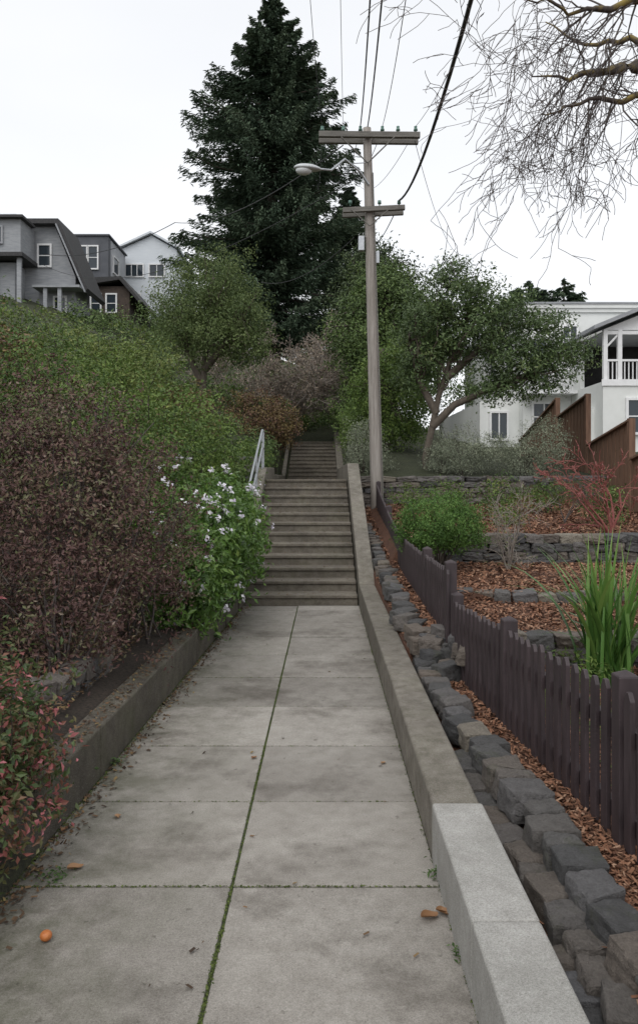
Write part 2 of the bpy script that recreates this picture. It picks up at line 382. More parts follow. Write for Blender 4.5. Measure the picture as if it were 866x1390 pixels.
def stones(name,lst):
    V=[];FI=[];T=[];k=0
    for (cx,cy,cz,sx,sy,sz,rz) in lst:
        v,RF=random.choice(ROCKS); v=v.copy()
        if random.random()<.5: v=v*np.array([-1,-1,1])
        v=v*np.array([sx,sy,sz])/2
        tl=rng.normal()*.07; c,s=math.cos(tl),math.sin(tl); v=np.stack([v[:,0]*c-v[:,2]*s,v[:,1],v[:,0]*s+v[:,2]*c],1)
        c,s=math.cos(rz),math.sin(rz); v=np.stack([v[:,0]*c-v[:,1]*s,v[:,0]*s+v[:,1]*c,v[:,2]],1)+np.array([cx,cy,cz])
        V.append(v);FI.append(RF+k);T+= [rng.uniform()]*len(v);k+=len(v)
    return fastmesh(name,np.concatenate(V),3,M['stone'],T,False,np.concatenate(FI))
def drywall(name,pts,z0f,z1f,L=.26,h=.12,th=.26,batter=.0):
    lst=[]
    pts=[Vector(p) for p in pts]; seg=[(pts[i],pts[i+1]) for i in range(len(pts)-1)]
    tot=sum((b-a).length for a,b in seg)
    def at(s):
        for a,b in seg:
            l=(b-a).length
            if s<=l: return a.lerp(b,s/l),math.atan2((b-a).y,(b-a).x)
            s-=l
        a,b=seg[-1]; return b,math.atan2((b-a).y,(b-a).x)
    maxh=max(z1f(s)-z0f(s) for s in (0,tot/2,tot)); nc=max(1,round(maxh/h)); hh=maxh/nc
    for c in range(nc):
        s=random.uniform(-.15,0)
        while s<tot:
            l=L*random.uniform(.55,1.45)
            p,a=at(min(max(s+l/2,0),tot)); z0=z0f(s); 
            if z0+c*hh<z1f(s)-.03:
                hz=hh*random.uniform(.88,1.15)
                lst.append((p.x,p.y+c*batter,z0+(c+.5)*hh,l*1.12,th*random.uniform(.9,1.2),hz*1.22,a+random.gauss(0,.05)))
            s+=l
    return stones(name,lst)
drywall('stone_retaining_wall',[(1.22,6.62),(3,6.6),(5,6.7),(9,6.8)],lambda s:.05,lambda s:.39,L=.26,h=.13,th=.3)
drywall('stone_retaining_wall.001',[(1.45,8.35),(2.0,8.2),(2.9,8.15),(4.0,8.5),(5.5,8.4)],lambda s:.36,lambda s:.50,L=.24,h=.12,th=.22)
drywall('stone_retaining_wall.002',[(1.5,10.7),(1.9,10.85),(4,10.85),(9,11.0)],lambda s:.45,lambda s:.92,L=.25,h=.115,th=.3)
drywall('stone_retaining_wall.003',[(.82,16.55),(3,16.6),(5.8,16.8),(9,16.8)],lambda s:1.05,lambda s:1.75,L=.32,h=.12,th=.35)
drywall('stone_retaining_wall.004',[(-2.1,4.72),(-1.72,4.68),(-1.62,4.95),(-1.6,5.7)],lambda s:.27,lambda s:.46,L=.18,h=.09,th=.18)
drywall('stone_retaining_wall.005',[(-3.2,16.2),(-1.35,16.0)],lambda s:1.7,lambda s:2.15,L=.28,h=.12,th=.3)
lst=[]
def XS(y): return np.interp(y,[0,2.4,3.2,4.0,5,6.6,9,12,16],[1.14,1.04,1.00,.95,.885,.86,.86,.88,.9])
y=.6
while y<6.5:
    l=random.uniform(.12,.25)
    lst.append((XS(y+l/2)+random.gauss(0,.015),y+l/2,.16+random.gauss(0,.014),random.uniform(.16,.225),l*1.06,.16,random.gauss(0,.15)+.06)); y+=l
for xo,zc in ((-.12,.055),(-.23,.01),(-.33,.0)):
    y=.5+random.random()*.1
    while y<6.4:
        l=random.uniform(.11,.22); xq=XS(y)+xo
        if xq>.80: lst.append((xq+random.gauss(0,.01),y+l/2,zc+random.gauss(0,.01),.17,l*1.08,.17,random.gauss(0,.15)))
        y+=l
for k in range(22): lst.append((random.uniform(.84,1.2),6.45+random.gauss(0,.2),.1+random.random()*.28,random.uniform(.16,.28),random.uniform(.16,.26),.15,random.random()*3))
y=6.6
while y<14:
    l=random.uniform(.15,.30); z=float(H(.86,y)); lst.append((XS(y)+random.gauss(0,.03),y,z+.04,random.uniform(.15,.22),l,.17,random.gauss(0,.3))); y+=l*random.uniform(.9,1.1)
stones('stone_edging',lst)

# ---------------------------------------------------------------- mulch chips + litter
n=150000; y=1.6*np.exp(rng.uniform(0,1,n)*math.log(16.4/1.6)); x=.78+rng.uniform(0,1,n)*(1.0+.55*y)
k=(x>np.interp(y,[0,2.4,5,6.5,6.7,16],[1.1,1.05,.92,.9,.78,.78]))|(rng.uniform(size=n)<.12); x,y=x[k],y[k]; n=len(x)
z=H(x,y)+.012+rng.uniform(0,.02,n)
M['chip']=leafmat('bark_chip_mat',[(0,(.08,.038,.024)),(.4,(.18,.085,.048)),(.8,(.28,.14,.082)),(1,(.38,.24,.16))],.0,.85)
sz=.036*np.clip((y/5)**.5,.8,1.7)
def leaves_var(name,P,T,sz,aspect,mat,rand):
    n=len(P);N=unit(np.tile([0,0,1.],(n,1))+rng.normal(size=(n,3))*rand);U=rng.normal(size=(n,3));U=unit(U-N*np.sum(U*N,axis=1,keepdims=True));Vv=np.cross(N,U)
    L=(sz*rng.uniform(.5,1.4,n))[:,None];w=L*aspect*rng.uniform(.6,1.3,n)[:,None]
    q=np.stack([P-U*L/2-Vv*w/2,P+U*L/2-Vv*w/2*.6,P+U*L/2*.9+Vv*w/2,P-U*L/2*.8+Vv*w/2*.8],1)
    return fastmesh(name,q.reshape(-1,3),4,mat,np.repeat(T,4))
leaves_var('mulch',np.stack([x,y,z],1),rng.uniform(size=n),sz,.38,M['chip'],.35)
M['litter']=leafmat('leaf_litter_mat',[(0,(.035,.022,.015)),(.5,(.09,.055,.03)),(.85,(.17,.10,.05)),(1,(.22,.17,.07))],.1,.8)
n=26000; y=rng.uniform(1.5,11,n); x=-1.5-np.abs(rng.normal(size=n))*.8; z=H(x,y)+.03+rng.uniform(0,.02,n)
n2=1400; y2=rng.uniform(2.4,10.3,n2); x2=XL(y2)+np.abs(rng.normal(size=n2))*.06+.01; z2=np.full(n2,.008)
n3=55; y3=rng.uniform(2.4,10.3,n3); x3=rng.uniform(-1.1,.5,n3); z3=np.full(n3,.008)
n4=700; y4=rng.uniform(10.4,14.9,n4); x4=rng.uniform(-1,.5,n4); st_=np.floor((y4-10.39)/run)+1; z4=st_*rise+.006
n5=1200; y5=rng.uniform(1.5,9,n5); x5=XL(y5)-rng.uniform(.01,.15,n5); z5=np.full(n5,.297)
P=np.concatenate([np.stack(a,1) for a in ((x,y,z),(x2,y2,z2),(x3,y3,z3),(x4,y4,z4),(x5,y5,z5))])
leaves_var('fallen_leaves',P,rng.uniform(size=len(P)),np.full(len(P),.022),.5,M['litter'],.3)
M['dry']=leafmat('dry_leaf_mat',[(0,(.22,.11,.05)),(1,(.36,.21,.11))],.15,.6)
def curled(c,L,rz):
    vs=[];fs=[];nu,nv=8,6
    for i_ in range(nu+1):
        for j_ in range(nv+1):
            u=i_/nu; v=(j_/nv-.5)*2; w=math.sin(math.pi*min(1,u*.95+.03))**.7*L*.33
            p=Vector(((u-.5)*L, v*w, L*.22*abs(v)**1.5*(.6+.4*math.sin(u*5))+L*.25*(u-.5)**2))
            vs.append((c[0]+p.x*math.cos(rz)-p.y*math.sin(rz),c[1]+p.x*math.sin(rz)+p.y*math.cos(rz),c[2]+p.z+.006))
    for i_ in range(nu):
        for j_ in range(nv): a=i_*(nv+1)+j_; fs.append((a,a+1,a+nv+2,a+nv+1))
    return vs,fs
mb=MB()
for px,py,L,rz in ((583,1246,.075,.4),(603,1241,.07,2.2),(345,1030,.045,1),(103,1180,.07,.5),(160,1110,.05,2),(520,1037,.04,1),(600,1238,.05,.1),(88,1128,.05,1.4)):
    d=1785/(py-650); p=W(px,py,d); v,f=curled((p.x,p.y,0),L,rz); mb.add(v,f,random.random())
mb.obj('dry_leaves',M['dry'],smooth=True)
bm=bmesh.new(); bmesh.ops.create_uvsphere(bm,u_segments=20,v_segments=12,radius=.022)
for v in bm.verts:
    r_=math.hypot(v.co.x,v.co.y); v.co.z*=.86
    if r_<.008: v.co.z-=math.copysign(.003,v.co.z)
    v.co+=Vector((0,0,.019))
for f in bm.faces: f.smooth=True
me=bpy.data.meshes.new('fallen_fruit'); bm.to_mesh(me); bm.free(); me.materials.append(simple('fruit_mat',(.36,.10,.025),(.5,.18,.05),60,.5))
o=link(bpy.data.objects.new('fallen_fruit',me)); p=W(63,1277,1785/627); o.location=(p.x,p.y,0)

# ---------------------------------------------------------------- picket fence
def picket_fence(name,line,posts_at,w=.062,gap=.052):
    mb=MB(); L=[0]
    for i in range(len(line)-1): L.append(L[-1]+math.hypot(line[i+1][0]-line[i][0],line[i+1][1]-line[i][1]))
    A=np.array(line); at=lambda s:[float(np.interp(s,L,A[:,k])) for k in range(4)]
    s=0
    while s<L[-1]:
        x,y,zb,zt=at(s); x2,y2,_,_=at(min(s+.05,L[-1])+1e-4); a=math.atan2(y2-y,x2-x)
        c,sn=math.cos(a),math.sin(a); lean=random.gauss(0,.006); zt+=random.gauss(0,.005)
        prof=[(-w/2,zb+.03),(w/2,zb+.03),(w/2+lean,zt-.035),(w/6+lean,zt),(-w/6+lean,zt),(-w/2+lean,zt-.035)]
        vs=[]
        for t in (-.011,.011):
            for u,z in prof: vs.append((x+u*c-t*sn,y+u*sn+t*c,z))
        mb.add(vs,[(0,1,2,3,4,5),(11,10,9,8,7,6)]+[(i,i+6,(i+1)%6+6,(i+1)%6) for i in range(6)],random.random())
        s+=w+gap
    pk=mb.obj('pickets',M['picket'],bevel=.003)
    mb=MB()
    for i in range(len(line)-1):
        a,b=line[i],line[i+1]; off=.03
        for fr in (.2,.72):
            mb.beam((a[0]+off,a[1],a[2]+(a[3]-a[2])*fr),(b[0]+off,b[1],b[2]+(b[3]-b[2])*fr),.035,.07)
    rl=mb.obj('rails',M['picket'])
    mb=MB()
    for s in posts_at:
        x,y,zb,zt=at(s); q=.046; x+=.03
        mb.box(x-q,x+q,y-q,y+q,zb-.2,zt+.05)
        mb.add([(x-q,y-q,zt+.0503),(x+q,y-q,zt+.0503),(x+q,y+q,zt+.0503),(x-q,y+q,zt+.0503),(x,y,zt+.075)],[(0,1,4),(1,2,4),(2,3,4),(3,0,4),(3,2,1,0)])
    ps=mb.obj('posts',M['picket'],bevel=.004)
    parent(name,[pk,rl,ps])
picket_fence('picket_fence',[(1.50,.4,.1,.83),(1.325,2.9,.1,.815),(1.21,4.5,.1,.765),(1.09,6.3,.1,.71)],[.6,2.95,4.55,5.9])
picket_fence('picket_fence.001',[(1.065,6.42,.33,.955),(1.08,8.4,.36,.93),(1.10,10.4,.42,.93),(1.13,12.4,.55,1.12),(1.16,14.7,.85,1.43),(1.17,15.7,.98,1.6)],[.03,1.5,4.0,6.5,9.2])

# ---------------------------------------------------------------- utility pole
PB=Vector((1.21,16.0,.9)); PT=Vector((.99,16.0,8.95))
def polex(z): t=(z-PB.z)/(PT.z-PB.z); return PB.x+(PT.x-PB.x)*t
parts=[]
parts.append(tubes('shaft',[([PB.lerp(PT,i/14) for i in range(15)]+[PT+Vector((0,0,.01))],[.135-.05*i/14 for i in range(15)]+[.001])],M['pole'],16))
mb=MB()
z=8.72; x=polex(z)
for yo in (-.15,.15): mb.beam((x-1.0,16+yo,z+.04),(x+1.07,16+yo,z-.04+.06),.09,.115)
z2=7.23; x2=polex(z2)
for yo in (-.15,.15): mb.beam((x2-.55,16+yo,z2-.03),(x2+.72,16+yo,z2+.03),.085,.10)
parts.append(mb.obj('crossarms',M['arm'],bevel=.006))
pp=[]
for sx in (-1,1):
    pp.append(([(x,15.84,z-.55),(x+sx*.55,15.8,z-.03)],[.014,.014])); pp.append(([(x2,15.84,z2-.35),(x2+sx*.38,15.8,z2-.03)],[.012,.012]))
pp.append(([(polex(1.6)+.13,15.9,1.2),(polex(8)+.09,15.92,8)],[.014,.014]))
parts.append(tubes('braces',pp,M['arm'],6))
ins=[]
for dx in (-.93,-.5,-.15,.3,.62,.98):
    for yo in (-.15,.15) if dx in(-.93,.98) else (0-.15,):
        ins.append(([(x+dx,16+yo,z+.07),(x+dx,16+yo,z+.11),(x+dx,16+yo,z+.115),(x+dx,16+yo,z+.15),(x+dx,16+yo,z+.155),(x+dx,16+yo,z+.20),(x+dx,16+yo,z+.205)],[.015,.015,.045,.04,.028,.034,.002]))
for dx in (-.4,.2,.6): ins.append(([(x2+dx,15.85,z2+.06),(x2+dx,15.85,z2+.10),(x2+dx,15.85,z2+.105),(x2+dx,15.85,z2+.17),(x2+dx,15.85,z2+.175)],[.012,.012,.04,.035,.002]))
parts.append(tubes('insulators',ins,M['ceram'],10))
mb=MB(); mb.box(polex(6.7)-.16-.08,polex(6.7)-.12,15.9,16.05,6.4,6.7); mb.box(polex(6.2)+.10,polex(6.2)+.18,15.95,16.06,6.15,6.4)
parts.append(mb.obj('junction_boxes',M['metal'],bevel=.01))
parent('utility_pole',parts)
lp=[]
a=Vector((polex(7.9),15.9,7.75)); e=W(436,229,15.2)
lp.append(tubes('arm',[([a,a+Vector((-.18,-.1,.22)),a+Vector((-.5,-.35,.38)),e+Vector((.2,.1,0.01)),e+Vector((-.1,0,0))],[.024]*5),([a+Vector((0,0,.45)),a+Vector((-.35,-.25,.33))],[.01,.01])],M['metal'],8))
bm=bmesh.new(); bmesh.ops.create_uvsphere(bm,u_segments=24,v_segments=14,radius=1)
for v in bm.verts:
    u=v.co.x; w=1-.45*max(0,u)**1.5; v.co=Vector((math.copysign(abs(u)**.8,u)*.28,v.co.y*.14*w,v.co.z*(.085 if v.co.z>0 else .045)*w))
for f in bm.faces: f.smooth=True
me=bpy.data.meshes.new('head'); bm.to_mesh(me); bm.free(); me.materials.append(M['lamp']); hd=link(bpy.data.objects.new('head',me)); hd.location=e+Vector((-.26,0,0)); hd.rotation_euler=(0,math.radians(4),0)
bm=bmesh.new(); bmesh.ops.create_uvsphere(bm,u_segments=24,v_segments=14,radius=1)
for v in bm.verts: v.co=Vector((v.co.x*.16,v.co.y*.11,v.co.z*.095))
for f in bm.faces: f.smooth=True
me=bpy.data.meshes.new('lens'); bm.to_mesh(me); bm.free(); me.materials.append(M['glassl']); ln=link(bpy.data.objects.new('lens',me)); ln.location=e+Vector((-.34,0,-.03))
parent('street_lamp',lp+[hd,ln])
wr=[]
def wire(a,b,sag,r,n=28): c=curve(a,b,sag,n); wr.append((c,[r]*len(c)))
wire((x2+.6,15.85,z2+.17),(.50,-10,8.0),2.25,.020)
wire((x-.15,15.85,z+.2),(-.1,-10,9.6),2.3,.011)
wire((x+.0,15.85,z+.2),(.05,-10,9.5),2.1,.012)
wire((x+.3,15.85,z+.2),(.3,-10,9.5),2.1,.006)
wire((x+.98,15.85,z+.2),(1.9,-10,9.6),2.2,.005)
wire((x-.93,15.85,z+.2),(-.6,-10,9.6),2.2,.004)
wire((x-.5,15.85,z+.2),(-.45,-10,9.6),2.0,.004)
wire((x2+.6,16.15,z2+.15),(2.5,45,16),.8,.012)
wire((x-.15,16.15,z+.2),(.8,45,19),.8,.008); wire((x+.3,16.15,z+.2),(1.3,45,19),.8,.008)
wire((x-.93,16.15,z+.2),(-.1,45,19),.8,.007); wire((x+.98,16.15,z+.2),(2.2,45,19),.8,.007)
wire((x-.5,16,8.6),W(238,302,30),.5,.012); wire(W(238,302,30),W(60,345,38),.5,.014)
wire((x-.1,16,8.0),W(60,360,38),1.3,.009)
wire((x2-.3,16,6.7),W(355,383,24),.35,.009)
wire((x+.98,16,8.7),W(625,345,28),.6,.006)
tubes('overhead_wires',wr,M['wire'],6)

# ---------------------------------------------------------------- foliage
def G(name,stops,trans=.25,rough=.5,spec=.3,k=1.3): return leafmat(name,stops,trans,rough,spec,k)
M['f_purple']=G('purple_shrub_mat',[(0,(.035,.020,.020)),(.35,(.080,.045,.040)),(.58,(.105,.062,.050)),(.75,(.075,.085,.035)),(1,(.17,.125,.105))],.1,.55,.2,1.3)
M['f_hedge']=G('hedge_leaf_mat',[(0,(.025,.045,.014)),(.4,(.055,.095,.024)),(.75,(.10,.15,.035)),(.9,(.15,.18,.045)),(1,(.14,.09,.055))],.2,k=1.35)
M['f_hedgey']=G('yellow_hedge_leaf_mat',[(0,(.04,.065,.02)),(.5,(.10,.135,.035)),(1,(.18,.20,.06))],.2)
M['f_bright']=G('bright_leaf_mat',[(0,(.03,.06,.015)),(.5,(.08,.15,.03)),(.9,(.14,.22,.05)),(1,(.22,.26,.08))],.3,.35,.5)
M['f_nandina']=G('nandina_leaf_mat',[(0,(.03,.05,.02)),(.4,(.07,.10,.035)),(.6,(.13,.09,.05)),(.78,(.24,.075,.07)),(1,(.42,.16,.18))],.25,.4)
M['f_olive']=G('olive_tree_leaf_mat',[(0,(.04,.065,.022)),(.5,(.09,.125,.042)),(1,(.155,.19,.075))],.25,k=1.3)
M['f_arb']=G('evergreen_tree_leaf_mat',[(0,(.025,.04,.016)),(.5,(.055,.085,.03)),(.85,(.09,.13,.045)),(1,(.15,.17,.07))],.2,.4,.4,1.5)
M['f_lime']=G('lime_leaf_mat',[(0,(.04,.07,.018)),(.5,(.085,.135,.03)),(1,(.15,.20,.05))],.2)
M['f_burg']=G('burgundy_leaf_mat',[(0,(.035,.03,.015)),(.4,(.09,.045,.03)),(.7,(.12,.09,.035)),(1,(.17,.13,.05))],.1,k=1.4)
M['f_grey']=G('grey_leaf_mat',[(0,(.08,.095,.065)),(.5,(.16,.18,.125)),(1,(.26,.28,.20))],.1)
M['f_box']=G('boxwood_leaf_mat',[(0,(.03,.06,.014)),(.5,(.06,.12,.026)),(1,(.12,.20,.05))],.25,k=1.5)
M['f_mid']=G('mid_green_leaf_mat',[(0,(.03,.05,.015)),(.5,(.06,.095,.028)),(1,(.11,.15,.045))],.1,k=1.4)
M['f_dark']=G('dark_leaf_mat',[(0,(.02,.033,.013)),(.5,(.042,.062,.024)),(1,(.075,.10,.038))],.1)
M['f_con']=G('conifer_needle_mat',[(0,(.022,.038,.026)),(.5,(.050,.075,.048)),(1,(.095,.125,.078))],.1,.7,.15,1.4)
M['f_brown']=G('brown_leaf_mat',[(0,(.11,.085,.065)),(.5,(.20,.16,.125)),(1,(.30,.24,.185))],.1)
M['petal']=G('petal_mat',[(0,(.62,.56,.68)),(.5,(.8,.78,.82)),(1,(.85,.84,.85))],.3,k=1)
gr=lambda x,y:H(x,y)+.02
def shrub(name,ells,ncl,npc,cr,size,asp,mat,shell=.55,lump=.18,stems=14,stemr=.012,bark='barkdk',twigs=0,base=None,up=.4,rand=.8,zm=gr,tl=1.0):
    P,N,T,C=crown(ells,ncl,npc,cr,shell,lump,zm)
    paths=[]
    E=ells
    for k in range(stems):
        e=random.choice(E); bx,by=(e[0],e[1]) if base is None else base
        bx+=random.gauss(0,.12*e[3]); by+=random.gauss(0,.12*e[4]); bz=float(H(bx,by))-.05
        c=C[random.randrange(len(C))]
        if base is None: c=np.array([e[0],e[1],e[2]])+(np.array([random.gauss(0,.45)*e[3],random.gauss(0,.45)*e[4],random.uniform(.2,.85)*e[5]]))
        pts=curve((bx,by,bz),c,0,5,.03*e[3]); paths.append((pts,[stemr*(1-.7*i/5) for i in range(6)]))
    TP=[];TN=[]
    for k in range(twigs):
        c=C[random.randrange(len(C))]; e=min(E,key=lambda q:(q[0]-c[0])**2+(q[1]-c[1])**2+(q[2]-c[2])**2)
        d=Vector(c)-Vector(e[:3]); d=d.normalized()+Vector((0,0,.5))+rv(.3); L=random.uniform(.25,.55)*min(1,e[3])*tl
        p=Vector(c)-d.normalized()*L*.4; pts=curve(p,p+d.normalized()*L,-.04*L,4,.01); paths.append((pts,[.004,.0035,.003,.002,.0015]))
        for q in range(12):
            t_=random.uniform(.35,1); u=p+d.normalized()*L*t_+rv(size*.6); TP.append(tuple(u)); TN.append(tuple(rv()))
    if TP:
        TP=np.array(TP);TN=np.array(TN); P=np.concatenate([P,TP]);N=np.concatenate([N,TN]);T=np.concatenate([T,rng.uniform(.2,1,len(TP))])
    f=leaves('foliage',P,N,T,size,asp,mat,up=up,rand=rand)
    s=tubes('stems',paths,M[bark],4)
    return parent(name,[f,s])
shrub('purple_leaf_shrub',[(-2.55,6.2,1.4,1.25,1.3,1.15),(-1.85,6.0,1.25,.72,.9,.95),(-1.6,6.7,1.15,.62,.8,.72),(-3.1,5.4,1.2,1.0,1.0,1.2),(-2.1,6.6,2.0,.7,.8,.55),(-1.75,5.3,.8,.45,.55,.5)],1250,46,.075,.036,.45,M['f_purple'],stems=60,twigs=420,bark='twig',lump=.18,tl=1.3)
shrub('green_hedge',[(-4.6,9.6,2.55,1.6,1.6,1.2),(-3.2,9.6,2.2,1.1,1.4,1.05),(-2.3,10.0,1.7,.8,1.2,1.1),(-5.5,8.5,2.1,1.3,1.5,1.2)],1000,32,.10,.055,.5,M['f_hedge'],stems=24,lump=.28,twigs=220)
shrub('green_hedge.001',[(-2.2,12.6,2.15,.75,1.5,1.05),(-3.2,12.6,2.5,1.2,1.5,1.1),(-4.8,13,3.0,1.7,1.6,1.15),(-1.85,14.2,1.7,.6,1.0,.75)],850,30,.11,.06,.5,M['f_lime'],stems=20,lump=.28,twigs=180)
shrub('yellow_green_shrub',[(-4.2,16.5,3.9,1.3,1.4,1.0),(-6,17,4.3,1.4,1.4,1.0),(-7.8,17,4.6,1.5,1.4,1.0)],520,32,.14,.08,.5,M['f_hedgey'],stems=14,lump=.28,twigs=120)
shrub('burgundy_shrub.001',[(-3.1,18,3.2,.7,1.0,.7),(-5.2,12.2,3.6,.7,.7,.5),(-2.6,15.2,2.9,.5,.6,.5)],260,30,.12,.07,.5,M['f_burg'],stems=14,lump=.25,twigs=80)
shrub('yellow_green_shrub.001',[(-4.9,20,4.2,1.1,1.3,.8)],220,30,.14,.075,.5,M['f_hedgey'],stems=14,lump=.25,twigs=80)
fo=shrub('flowering_shrub',[(-1.35,8.2,.75,.5,.8,.62),(-1.15,9.0,.95,.48,.8,.68),(-1.5,9.4,1.15,.7,.9,.65),(-1.35,7.5,.6,.38,.5,.45),(-1.1,9.9,1.05,.42,.6,.6)],820,24,.07,.075,.42,M['f_bright'],stems=30,lump=.2,twigs=120,zm=None)
E=np.array([(-1.15,9.0,.95,.5,.8,.7),(-1.45,9.2,1.15,.72,.9,.68),(-1.35,8.2,.75,.52,.8,.64),(-1.1,9.9,1.05,.44,.6,.62)]); n=75; idx=rng.integers(0,4,n); D=unit(rng.normal(size=(n,3))+np.array([.6,-.9,.7])); C=E[idx,:3]+D*E[idx,3:]*1.2
P=np.repeat(C,9,axis=0)+rng.normal(size=(n*9,3))*.02; fl=leaves('flowers',P,np.repeat(D,9,axis=0),rng.uniform(size=n*9),.042,.85,M['petal'],rand=.5); fl.parent=fo
shrub('nandina_shrub',[(-1.66,3.45,.62,.36,.5,.42),(-1.36,3.3,.54,.22,.4,.36),(-1.47,3.35,.38,.27,.4,.28),(-1.9,3.7,.7,.4,.4,.4),(-1.34,3.1,.30,.20,.3,.24),(-1.75,2.9,.55,.4,.4,.45)],760,18,.045,.036,.5,M['f_nandina'],stems=40,stemr=.006,lump=.35,shell=.2,twigs=200,zm=lambda x,y:np.where(x<-1.27,.3,.1))
shrub('burgundy_shrub',[(-1.75,21.5,3.35,1.05,1.1,.8),(-1.2,21.8,3.2,.7,.9,.65)],380,30,.10,.065,.5,M['f_burg'],stems=8,lump=.08,twigs=40)
shrub('green_shrub',[(-1.75,15.0,1.95,.5,.6,.42),(-2.5,15.3,2.2,.8,.7,.45),(-1.5,17.4,2.2,.45,.9,.4)],380,24,.08,.055,.5,M['f_hedge'],stems=6)
shrub('green_shrub.001',[(-2.6,18,2.75,.9,.8,.5),(-1.5,19,2.35,.5,.8,.5),(-3.9,17.5,2.9,.8,.8,.6)],420,26,.1,.06,.5,M['f_mid'],stems=6)
shrub('green_shrub.002',[(-1.8,25,3.7,.8,1,.6),(-.9,30.5,4.0,1.1,1,.6),(.1,32,4.3,1.2,1,.7),(-3.5,25,4.2,1.4,1,.8)],620,26,.14,.085,.5,M['f_hedge'],stems=6,lump=.25)
shrub('green_shrub.003',[(1.15,26,4.1,.8,1.5,.9),(1.3,30,5.0,1.2,1.2,1.2),(-2.4,33,5.6,2.0,1,1.2),(.4,35,6.2,2.2,1,1.3)],800,28,.18,.10,.5,M['f_mid'],stems=6,lump=.25)
shrub('green_shrub.004',[(1.05,20.5,2.9,.5,1,.6),(1.1,23,3.4,.5,1,.7)],240,26,.11,.06,.5,M['f_lime'],stems=6)
shrub('grey_leaf_shrub',[(1.0,17.3,2.45,.42,.45,.62),(1.25,17.6,2.1,.4,.4,.4)],240,26,.08,.05,.3,M['f_grey'],stems=8,twigs=40)
shrub('grey_leaf_shrub.001',[(3.15,17.2,2.35,.65,.5,.5),(3.9,17.4,2.25,.5,.5,.42),(2.75,17.4,2.1,.4,.4,.3)],280,26,.08,.05,.3,M['f_grey'],stems=8,twigs=80)
shrub('grey_leaf_shrub.002',[(5.0,17.2,2.45,.55,.5,.62),(4.55,17.1,2.1,.4,.4,.4)],240,26,.08,.05,.3,M['f_grey'],stems=8,twigs=60)
shrub('boxwood_ball',[(1.56,10.0,1.14,.55,.53,.38),(1.36,9.95,1.02,.39,.4,.28),(1.80,10.0,1.04,.38,.4,.28)],620,30,.045,.032,.45,M['f_box'],stems=14,base=(1.56,10.0),stemr=.018,lump=.05,zm=.70,twigs=30)
shrub('low_shrub',[(3.35,14.3,1.35,.42,.4,.38),(4.6,12.6,1.25,.35,.35,.35),(4.3,14.5,1.4,.4,.4,.3)],150,24,.08,.05,.5,M['f_hedge'],stems=8)
shrub('low_shrub.001',[(2.2,13.3,1.15,.3,.3,.22),(3.0,12.4,1.05,.22,.2,.18),(1.75,15.2,1.35,.4,.3,.3),(2.6,15.6,1.4,.4,.3,.28)],150,22,.07,.045,.5,M['f_lime'],stems=8)
shrub('groundcover_plant',[(1.75,4.6,.18,.28,.5,.14),(1.6,5.5,.16,.22,.4,.12),(2.0,5.9,.2,.3,.3,.16),(1.85,3.7,.16,.3,.4,.12)],200,22,.05,.04,.35,M['f_lime'],stems=6,stemr=.004)

def tree(name,base,trunk,ells,ncl,npc,cr,size,asp,mat,bark,r0,nbr=40,shell=.4,lump=.2,zm=None):
    P,N,T,C=crown(ells,ncl,npc,cr,shell,lump,zm)
    f=leaves('foliage',P,N,T,size,asp,mat)
    paths=[]
    for tr in trunk:
        n=len(tr); paths.append(([Vector(q) for q in tr],[r0*(1-.6*i/(n-1)) for i in range(n)]))
    for k in range(nbr):
        c=Vector(C[random.randrange(len(C))]); tr=min(trunk,key=lambda t:(Vector(t[-1])-c).length)
        i=random.randint(max(1,len(tr)//2),len(tr)-1); a=Vector(tr[i]); L=(c-a).length
        pts=[a.lerp(c,t/6)+(rv(.03*L) if 0<t<6 else Vector()) +Vector((0,0,-.12*L*4*(t/6)*(1-t/6)*random.uniform(-.3,1))) for t in range(7)]
        paths.append((pts,[r0*.35*(1-.85*i/6) for i in range(7)]))
    s=tubes('trunk',paths,bark,7); parent(name,[f,s])
b0=(-3.35,22,3.2)
tree('yellow_green_tree',b0,[[b0,(-3.3,22,4.2),(-3.25,22,5.0),(-3.1,22,6.2),(-3,22,7.4)],[(-3.3,22,4.4),(-3.7,22,5.2),(-4.1,22,6.2)],[(-3.25,22,4.8),(-2.6,21.9,5.6),(-2.2,22,6.4)]],
 [(-3.0,22,7.3,1.2,1.2,1.1),(-3.9,22,6.4,.95,1.1,1.0),(-2.2,22,6.3,.9,1.1,1.0),(-3.0,21.7,5.6,1.4,1.2,.7),(-3.3,22,6.5,1.5,1.4,1.3),(-2.0,22,5.4,.7,.9,.5)],850,34,.13,.08,.42,M['f_olive'],M['bark'],.12,lump=.2)
b1=(2.5,17.8,1.6)
tree('evergreen_tree',b1,[[b1,(2.45,17.8,2.2),(2.6,17.8,2.9),(2.75,17.8,3.6),(3.0,17.8,4.4),(3.4,17.8,5.2)],[(2.6,17.8,2.9),(3.1,17.7,3.4),(3.9,17.6,3.75),(4.8,17.5,4.1),(5.4,17.4,4.5)],[(2.7,17.8,3.2),(2.3,17.9,4.0),(2.1,18,4.9)],[(2.9,17.8,4.0),(3.7,17.7,4.7),(4.4,17.6,5.3)]],
 [(3.1,17.8,5.9,.8,.9,.65),(4.0,17.8,5.6,.9,.9,.6),(4.9,17.6,5.0,.9,.8,.55),(5.5,17.5,4.5,.6,.7,.4),(3.4,17.7,4.9,.9,.9,.6),(2.5,18,5.2,.8,.8,.8),(4.3,17.5,4.3,.8,.7,.4),(2.3,18,4.2,.6,.8,.6),(5.1,17.4,3.9,.5,.6,.3),(3.0,17.8,6.4,.35,.4,.35),(4.0,17.5,3.7,.7,.6,.25)],1150,28,.11,.085,.42,M['f_arb'],M['bark'],.10,60,lump=.3)
b2=(1.75,20,2.4)
